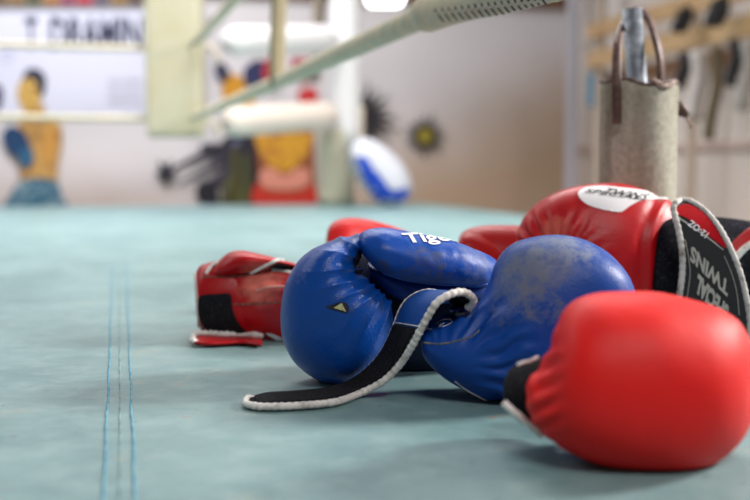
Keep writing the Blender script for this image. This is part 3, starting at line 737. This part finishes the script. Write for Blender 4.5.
# its strap
prs_px = [((258, 406.5), (254, 398)), ((275, 406.5), (268, 394.5)), ((300, 405.5), (292, 393)), ((335, 402), (322, 390)), ((360, 394.5), (345, 384)), ((383, 381.5), (363, 372.5)), ((400, 364.5), (378, 357)), ((412, 346), (388, 340)), ((421, 329), (394.5, 324.5)), ((429, 314.5), (400, 310)), ((437, 302.5), (408, 299)), ((450, 294.5), (422, 291.5)), ((462, 292), (437, 291.5)), ((471, 296), (450, 300)), ((473.5, 302.5), (454, 307)), ((467, 307.5), (451, 311))]
zs = [None]*4+[(1.12, 1.17), (1.115, 1.165), (1.105, 1.16), (1.09, 1.15), (1.078, 1.145), (1.07, 1.142), (1.066, 1.142), (1.068, 1.147), (1.076, 1.155), (1.086, 1.162), (1.096, 1.168), (1.105, 1.17)]
prs = []
for (a, b), z in zip(prs_px, zs):
    if z is None: prs.append((ground(*a, .0055), ground(*b, .0055)))
    else: prs.append((at(*a, z[0]), at(*b, z[1])))
for i in range(len(prs)):
    a, b = prs[i]
    if a.z < .0055: a.z = .0055
    if b.z < .0055: b.z = .0055
st = ribbon('strap', prs, .003, leather('blue strap leather', (.003, .07, .34), (), rough=.5), g2, sub=8)
ribbon('velcro_patch', prs[0:9], .0022, VEL, st, sub=8, shift=.0025, w0=.10, w1=.94)
# inner face of the curl
ribbon('velcro_patch', prs[10:16], .0015, VEL, st, sub=8, shift=-.0022, w0=.06, w1=.97)
A = [np.array([*a, *b]) for a, b in prs]
rng = [cr(A, t) for t in np.linspace(0, len(A)-1, 15*14+1)]
tip = ground(245.5, 403, .0055); tipb = ground(247.5, 398.5, .0055)
pathn = [Vector(q[:3]) for q in rng]; pathf = [Vector(q[3:]) for q in rng]
edge = list(reversed(pathn))[:-2]
arc = [np.array(p) for p in (pathn[2], tip.lerp(pathn[0], .35)+Vector((0, -.003, 0)), tip, tipb, tipb.lerp(pathf[0], .4)+Vector((0, .002, 0)), pathf[2])]
edge += [Vector(cr(arc, t)) for t in np.linspace(0, 5, 60)]
edge += pathf[2:]
# even spacing along the edge, thicker at the worn near side
near_len = len(pathn)
tube('piping', edge, .003, PIPE, st, n=10, wob=.10, wl=.0075, r_fn=lambda f: .0040 if f < .46 else (.0036 if f < .54 else .0021))
ribbon('strap_tip', [(tip.lerp(tipb, .1), tip.lerp(tipb, .9)), (prs[0][0], prs[0][1])], .003, VEL, st, sub=2)
tube('stitched_seam', [prs[8][0].lerp(prs[8][1], s)+Vector((0, -.0045, .003)) for s in np.linspace(.08, 1, 20)], .0007, PIPE, st, n=6)

# ---- G7: bright red glove in front
g7 = thing('boxing_glove', 'bright red boxing glove lying closest to the camera, smooth back towards it', 'boxing glove', ground(640, 466), 'red boxing gloves')
Z7 = .885
LR7 = leather('bright red leather', (.78, .009, .007), (), rough=.5, grain=.15, spot=.06)
def fold7(x, y, co):
    m = math.exp(-((x-545)/14)**2)
    return .0022*m*math.sin(y*.32+x*.15)*(1 if 350 < y < 425 else .3)+.0012*noise.noise(co*14)
b7 = pod('fist', [(525.5, 388, 526, 406, Z7, .012), (529.5, 376, 533, 422, Z7, .024), (538, 369, 548, 437, Z7, .038), (548.5, 353, 566, 448, Z7, .052), (556, 327, 586, 457.5, Z7, .063), (569, 305, 608, 464.5, Z7, .070), (592, 294.5, 632, 468, Z7, .074), (625, 292, 656, 469, Z7, .076), (656, 293, 681, 469, Z7, .076), (690, 300.5, 704, 465, Z7, .072), (717, 308.5, 725, 454, Z7, .064), (737, 320, 742, 438, Z7, .050), (748.5, 337, 752, 420, Z7, .033), (754.5, 352, 757, 408, Z7, .015)], LR7, g7, n=120, sub=10, disp=fold7)
c7 = pod('cuff', [(503, 386, 503, 402, .93, .012), (507, 374, 508, 410, .93, .024), (515, 366, 520, 418, .93, .034), (530, 362, 540, 428, .93, .042), (550, 358, 560, 432, .93, .045)], VEL, g7, sub=8, n=48)
tube('white_piping', [at(504, 403, .893), at(508, 407, .89), at(516, 414, .885), at(526, 422, .88), at(536, 430, .875), at(543, 436, .872)], .0033, PIPE, g7, n=10, sub=5, wob=.05)
tube('velcro_edge', [at(517, 365, .90), at(524, 362, .90), at(530, 361, .902), (at(538, 357, .91))], .0015, PIPE, g7, n=8, sub=4)

# ---- G6: red glove with the white label
g6 = thing('boxing_glove', 'large red boxing glove with a white oval label and its strap standing up', 'boxing glove', ground(600, 345), 'red boxing gloves')
Z6 = 1.5
def fold6(x, y, co):
    d = math.hypot(x-556, y-262); a = math.atan2(y-262, x-556)
    m = math.exp(-((d-34)/16)**2)*(1 if y < 262 else 0)
    xc = 650+max(0, 240-y)**1.5*.06; m2 = math.exp(-((x-xc)/4.5)**2)-.8*math.exp(-((x-xc+9)/6)**2)
    return .0026*m*math.sin(a*22+2*noise.noise(Vector((a*4, d*.04, 0))))+.0012*noise.noise(co*22)+.0026*m2
LR6 = leather('deep red leather', (.46, .004, .009), [(rel(at(555, 232, 1.44), g6), .04, (.62, .16, .10), .45, 60, .66), (rel(at(560, 258, 1.42), g6), .03, (.65, .2, .12), .7, 120, .66)], rough=.36, grain=.35)
b6 = pod('fist', [(515, 244, 517, 272, Z6, .016), (518, 228, 523, 300, Z6, .036), (528, 212, 537, 324, Z6, .052), (543, 199, 553, 337, Z6, .064), (562, 190, 570, 344, Z6, .071), (585, 185, 590, 348, Z6, .075), (610, 183, 610, 348, Z6, .076), (630, 185, 627, 343, Z6, .073), (648, 190.5, 641, 336, Z6, .068), (664, 198, 655, 326, Z6, .06), (678, 207, 668, 318, Z6, .05)], LR6, g6, n=120, sub=10, disp=fold6)
s6 = Surf(b6)
c6 = pod('cuff', [(657, 226, 650, 310, 1.475, .04), (664, 218, 658, 314, 1.475, .052), (690, 216.5, 690, 312, 1.48, .056), (720, 217, 722, 312, 1.49, .057), (750, 221, 752, 314, 1.50, .057), (775, 228, 777, 312, 1.50, .055)], FLEECE, g6, sub=8, n=64)
lab = patch('label', [(578, 195), (583, 189), (592, 187), (604, 186.5), (626, 188.3), (642, 190.5), (657, 194), (668, 199.5), (652, 199.5), (640, 201), (630, 206), (621, 212), (610, 211), (600, 209), (586, 204)], s6, LABEL, g6, off=.001, sm=True, step=1.5)
text_on('lettering', 'TWINS', (601, 194.2), (43, 6.5), (7, -5.5), s6, BLACKPRINT, lab, bold=.01, shear=0, off=.0016)
text_on('lettering', 'SPECIAL', (584, 193.2), (55, 7.2), (3, -4), s6, BLACKPRINT, lab, bold=.015, shear=.2, off=.0018)
# standing strap
ex = [((676, 202.5), (681, 200)), ((673.5, 208), (692, 202)), ((675, 216), (706, 212)), ((679, 232), (719, 228)), ((682, 250), (730, 248)), ((682.5, 270), (739, 270)), ((680, 292), (744.5, 290)), ((676, 315), (749, 315)), ((671, 340), (750, 340))]
ez = [(1.40, 1.41), (1.395, 1.405), (1.39, 1.40), (1.385, 1.39), (1.38, 1.38), (1.38, 1.375), (1.38, 1.37), (1.385, 1.37), (1.39, 1.375)]
sp6 = [(at(*a, z[0]), at(*b, z[1])) for (a, b), z in zip(ex, ez)]
s6t = ribbon('strap', sp6, .003, mat('black strap cloth', (.014, .014, .016), .8, bump=(600, .5, .001)), g6, sub=8, nx=8)
sS = Surf(s6t)
patch('red_patch', [(676, 214), (677, 208), (683, 204.5), (692, 206), (703, 213), (712, 223), (720, 236), (726, 248), (715, 241), (700, 229), (686, 218)], sS, PATCHRED, s6t, off=.0012, step=1.5, sm=True)
text_on('lettering', '12-OZ', (708.5, 233.5), (-18, -13.5), (-4.0, 5.2), sS, PRINT, s6t, bold=.01, off=.002)
surftube('inner_binding', [(677, 217), (690, 226), (705, 236), (723, 250)], sS, .0009, GREYPRINT, s6t, off=.001)
surftube('inner_stitching', [(685, 240), (688, 256), (690, 272), (688, 290), (685, 310)], sS, .0005, GREYPRINT, s6t, off=.001)
surftube('inner_stitching', [(724, 256), (732, 275), (737, 295), (739, 315)], sS, .0005, GREYPRINT, s6t, off=.001)
text_on('lettering', 'TWINS', (729, 282), (-38, -37), (-2, 15), sS, GREYPRINT, s6t, bold=.04, off=.002)
text_on('lettering', 'SPECIAL', (729, 306), (-31, -33), (-4, 18), sS, GREYPRINT, s6t, bold=.05, off=.002)
AA = [np.array([*a, *b]) for a, b in sp6]
rg = [cr(AA, t) for t in np.linspace(0, len(AA)-1, 120)]
L_ = [Vector(q[:3]) for q in rg]; R_ = [Vector(q[3:]) for q in rg]
tube('piping', list(reversed(L_))+R_, .0042, mat('grey-white piping', (.52, .49, .47), .6, bump=(400, .6, .001), vary=(90, (.2, .17, .15), .5, .7)), s6t, n=10, wob=.08, wl=.009)
# second strap end at the right edge
ex = [((733, 262), (733, 243)), ((740, 253), (740, 236)), ((748, 246), (748, 229.5)), ((760, 240), (758, 224)), ((772, 236), (770, 220))]
rb = [(at(*a, 1.40), at(*b, 1.42)) for a, b in ex]
r6 = ribbon('wrist_strap', rb, .004, LR6, g6, sub=6)
tube('piping', [a for a, b in rb], .0048, PIPE, r6, n=10, sub=6, wob=.08)

# ---- G3: red glove with velcro cuff at the left
g3 = thing('boxing_glove', 'red boxing glove with a black velcro patch on its cuff, farthest left', 'boxing glove', ground(262, 346), 'red boxing gloves')
Z3 = 1.52
def fold3(x, y, co):
    m = max(0, min(1, (x-232)/15))*(1 if y < 300 else max(0, 1-(y-300)/20))
    return .0030*m*noise.noise(Vector((x*.05, y*.14, 3)))*1.4+.0014*noise.noise(co*25)
w3 = [(rel(at(262, 284, 1.47), g3), .05, (.72, .2, .15), .7, 60, .60), (rel(at(280, 310, 1.46), g3), .06, (.25, .02, .03), .7, 90, .64)]
LR3 = leather('worn red leather', (.42, .004, .008), w3, rough=.34, grain=.4)
b3 = pod('fist', [(228, 257, 236, 338, Z3, .044), (240, 253, 250, 341, Z3, .047), (258, 254, 265, 345, Z3, .050), (280, 261, 287, 349, Z3, .053), (300, 264, 308, 349, Z3, .056), (325, 262, 330, 346, Z3, .058), (348, 266, 352, 340, Z3, .054), (366, 275, 368, 330, Z3, .044), (378, 288, 378, 316, Z3, .025)], LR3, g3, n=110, sub=10, disp=fold3)
c3 = pod('cuff', [(195.5, 274, 199, 326, 1.515, .040), (200, 266, 204, 333, 1.515, .044), (212, 262, 219, 337, 1.515, .045), (228, 259, 238, 340, 1.517, .045), (244, 262, 252, 338, 1.52, .044)], LR3, g3, sub=8, n=80, open0=True, smooth=2)
pod('lining', [(197.5, 277, 201, 323, 1.515, .036), (202, 272, 206, 328, 1.515, .040), (215, 270, 220, 330, 1.515, .040), (232, 270, 240, 330, 1.515, .038)], LINING, g3, sub=6, n=48, open0=True)
tf = pod('top_flap', [(211, 273, 212, 276, 1.50, .012), (218, 262, 223, 277, 1.50, .030), (229, 252.5, 238, 275, 1.50, .038), (242, 250.5, 256, 273, 1.50, .04), (260, 254, 276, 268, 1.505, .04), (280, 259, 290, 267, 1.51, .036), (296, 263.5, 298, 267, 1.515, .03)], LR3, g3, sub=8, n=64)
s3 = Surf(b3, c3); s3t = Surf(tf, b3, c3)
# edge piping of the cuff opening
op = []
wv = worldverts(c3)
for k in range(80): op.append(wv[k])
op.append(wv[0])
tube('piping', op, .0024, mat('pink-white piping', (.62, .45, .42), .6, bump=(400, .5, .001)), g3, n=8, wob=.15)
patch('velcro_patch', [(199, 302), (201, 296), (208, 294.5), (218, 294), (228, 293.5), (231.5, 297), (232.5, 308), (236, 318), (243, 328), (253, 336), (244, 338.5), (228, 337), (214, 334), (205, 327), (200, 316)], s3, VEL, g3, off=.0022, sm=True)
surftube('seam', [(203, 277.5), (215, 277), (230, 276.5), (246, 275.5), (258, 272)], s3t, .001, DKTHREAD, g3, off=.0005)
surftube('seam', [(233, 304), (250, 304), (266, 303), (284, 302), (300, 300)], s3, .0009, DKTHREAD, g3, off=.0005)
surftube('white_trim', [(206, 274), (212, 266), (218, 263)], s3t, .003, PIPE, g3)
surftube('white_trim', [(250, 273), (258, 269), (268, 264), (277, 260.5), (283, 261)], s3t, .0026, PIPE, g3, off=.0005)
surftube('white_trim', [(272, 270), (284, 271.5), (296, 273.5), (304, 274)], s3t, .0026, PIPE, g3, off=.0005)
patch('dark_slit', [(270, 267.5), (280, 263), (292, 266), (302, 271), (290, 270.5)], s3t, LINING, g3, off=.001, step=1.5)
patch('white_stripe', [(266, 333), (275, 339), (286, 346), (298, 349), (298, 345), (284, 339), (274, 334)], s3, PRINT, g3, off=.001)
surftube('white_trim', [(256, 291), (266, 287.5), (278, 286.5), (292, 287)], s3, .0015, mat('pale scuff', (.62, .3, .26), .6), g3, off=0)
fl = [(ground(194, 343, .006), ground(196, 336.5, .010)), (ground(206, 344, .006), ground(208, 336, .010)), (ground(222, 343.5, .006), ground(224, 337, .008)), (ground(242, 342.5, .006), ground(242, 337, .006)), (ground(262, 345, .006), ground(262, 339, .006))]
s3s = ribbon('strap', fl, .004, LR3, g3, sub=6)
tube('piping', [b+Vector((0, 0, .004)) for a, b in reversed(fl)]+[fl[0][0].lerp(fl[0][1], .5)+Vector((-.004, 0, 0))]+[fl[0][0]+Vector((0,0,.002))], .0026, PIPE, s3s, n=8, sub=6, wob=.3, wl=.008, r_fn=lambda f: .0042)

# ---- G4 and G5: two red gloves that peep out behind the blue ones
g4 = thing('boxing_glove', 'red boxing glove peeping out behind the top of the torn blue glove', 'boxing glove', ground(370, 318), 'red boxing gloves')
LR4 = leather('bright worn red leather', (.56, .008, .01), [(rel(at(360, 226, 1.72), g4), .035, (.7, .25, .2), .55, 50, .58)], rough=.38)
b4 = pod('fist', [(326, 240, 327, 270, 1.78, .020), (328, 229, 328, 298, 1.78, .036), (334, 221.5, 334, 312, 1.79, .048), (346, 218, 346, 318, 1.80, .056), (362, 218.5, 362, 319, 1.82, .060), (382, 223, 382, 316, 1.84, .060), (400, 229, 400, 312, 1.87, .056), (420, 238, 420, 308, 1.89, .048)], LR4, g4, sub=8, n=72)
pod('cuff', [(408, 240, 408, 304, 1.88, .042), (430, 246, 430, 304, 1.89, .042), (455, 247, 455, 303, 1.92, .044)], LR4, g4, sub=8, n=48, open1=True)
pod('lining', [(425, 250, 425, 300, 1.89, .038), (454.5, 250, 454.5, 300, 1.92, .040)], LINING, g4, sub=4, n=40, open1=True)
g5 = thing('boxing_glove', 'red boxing glove between the lettered blue thumb and the large labelled glove', 'boxing glove', ground(500, 318), 'red boxing gloves')
LR5 = leather('dark red leather', (.46, .004, .006), [(rel(at(468, 240, 1.68), g5), .03, (.62, .2, .18), .8, 30, .45)], rough=.38)  # pale patch at the tip is a highlight painted into the leather colour
b5 = pod('fist', [(458, 243, 458, 268, 1.70, .016), (461, 234, 461, 292, 1.70, .034), (469, 228.5, 469, 306, 1.705, .046), (484, 225.5, 484, 314, 1.71, .053), (503, 225, 503, 318, 1.715, .056), (525, 226, 525, 318, 1.725, .057), (548, 230, 548, 316, 1.735, .054), (566, 236, 566, 313, 1.745, .048)], LR5, g5, sub=8, n=72)
pod('thumb', [(457, 245, 458, 262, 1.665, .012), (461, 236, 463, 274, 1.665, .024), (470, 233, 474, 280, 1.67, .03), (484, 238, 486, 282, 1.675, .03), (500, 248, 500, 284, 1.68, .024), (510, 258, 510, 280, 1.685, .014)], LR5, g5, sub=8, n=56)
pod('cuff', [(556, 238, 556, 308, 1.735, .040), (575, 242, 575, 306, 1.735, .042), (592, 242, 592, 308, 1.73, .044)], LR5, g5, sub=8, n=48, open1=True)
pod('lining', [(570, 246, 570, 302, 1.735, .036), (591.5, 246, 591.5, 304, 1.73, .040)], LINING, g5, sub=4, n=40, open1=True)

# ============================================================= LIGHT
def area(name, loc, target, sx, sy, power, col=(1, 1, 1), spread=180):
    l = bpy.data.lights.new(name, 'AREA'); l.shape = 'RECTANGLE'; l.size = sx; l.size_y = sy; l.energy = power; l.color = col; l.spread = math.radians(spread)
    o = bpy.data.objects.new(name, l); C.objects.link(o); o.location = loc
    o.rotation_euler = (Vector(target)-Vector(loc)).to_track_quat('-Z', 'Y').to_euler(); return o
area('window light right', (3.0, 1.9, 1.75), (0, 1.3, 0), .55, .55, 165, (1, .95, .90))
area('skylight behind', (.6, 3.6, 2.7), (.1, 1.5, 0), 2.2, .35, 36, (1, .98, .96))
area('window light left', (-2.4, 2.0, 1.9), (0, 1.3, 0), .5, .8, 14, (.95, .97, 1))
area('overhead light', (.6, -.5, 1.9), (.25, 1.1, .1), .9, .4, 25, (1, .97, .94))
area('added canvas fill light', (-.9, 4.3, 3.2), (-.9, 4.5, 0), 4.0, 1.6, 135, (1, .98, .96), 125)  # unseen lamp added to brighten the far canvas
area('added wall fill light', (-1.9, 6.2, 2.9), (-1.2, 8.2, .9), 2.6, .8, 85, (.97, .95, 1))  # unseen lamp added to whiten the upper left of the back wall
W = bpy.data.worlds.new('World'); bpy.context.scene.world = W; W.use_nodes = True
W.node_tree.nodes['Background'].inputs[0].default_value = (1, .96, .94, 1)
W.node_tree.nodes['Background'].inputs[1].default_value = .12

# ============================================================= CAMERA
cd = bpy.data.cameras.new('Camera'); cam = bpy.data.objects.new('Camera', cd); C.objects.link(cam)
cam.location = CAM; cam.rotation_euler = (math.radians(90)-TH, 0, 0)
cd.sensor_width = 36; cd.lens = F/750*36; cd.clip_start = .02; cd.clip_end = 60
cd.dof.use_dof = True; cd.dof.focus_distance = 1.2; cd.dof.aperture_fstop = 2.8
bpy.context.scene.camera = cam
vs = bpy.context.scene.view_settings
vs.view_transform = 'Standard'; vs.look = 'None'; vs.exposure = 0.13; vs.gamma = 1; vs.use_curve_mapping = False
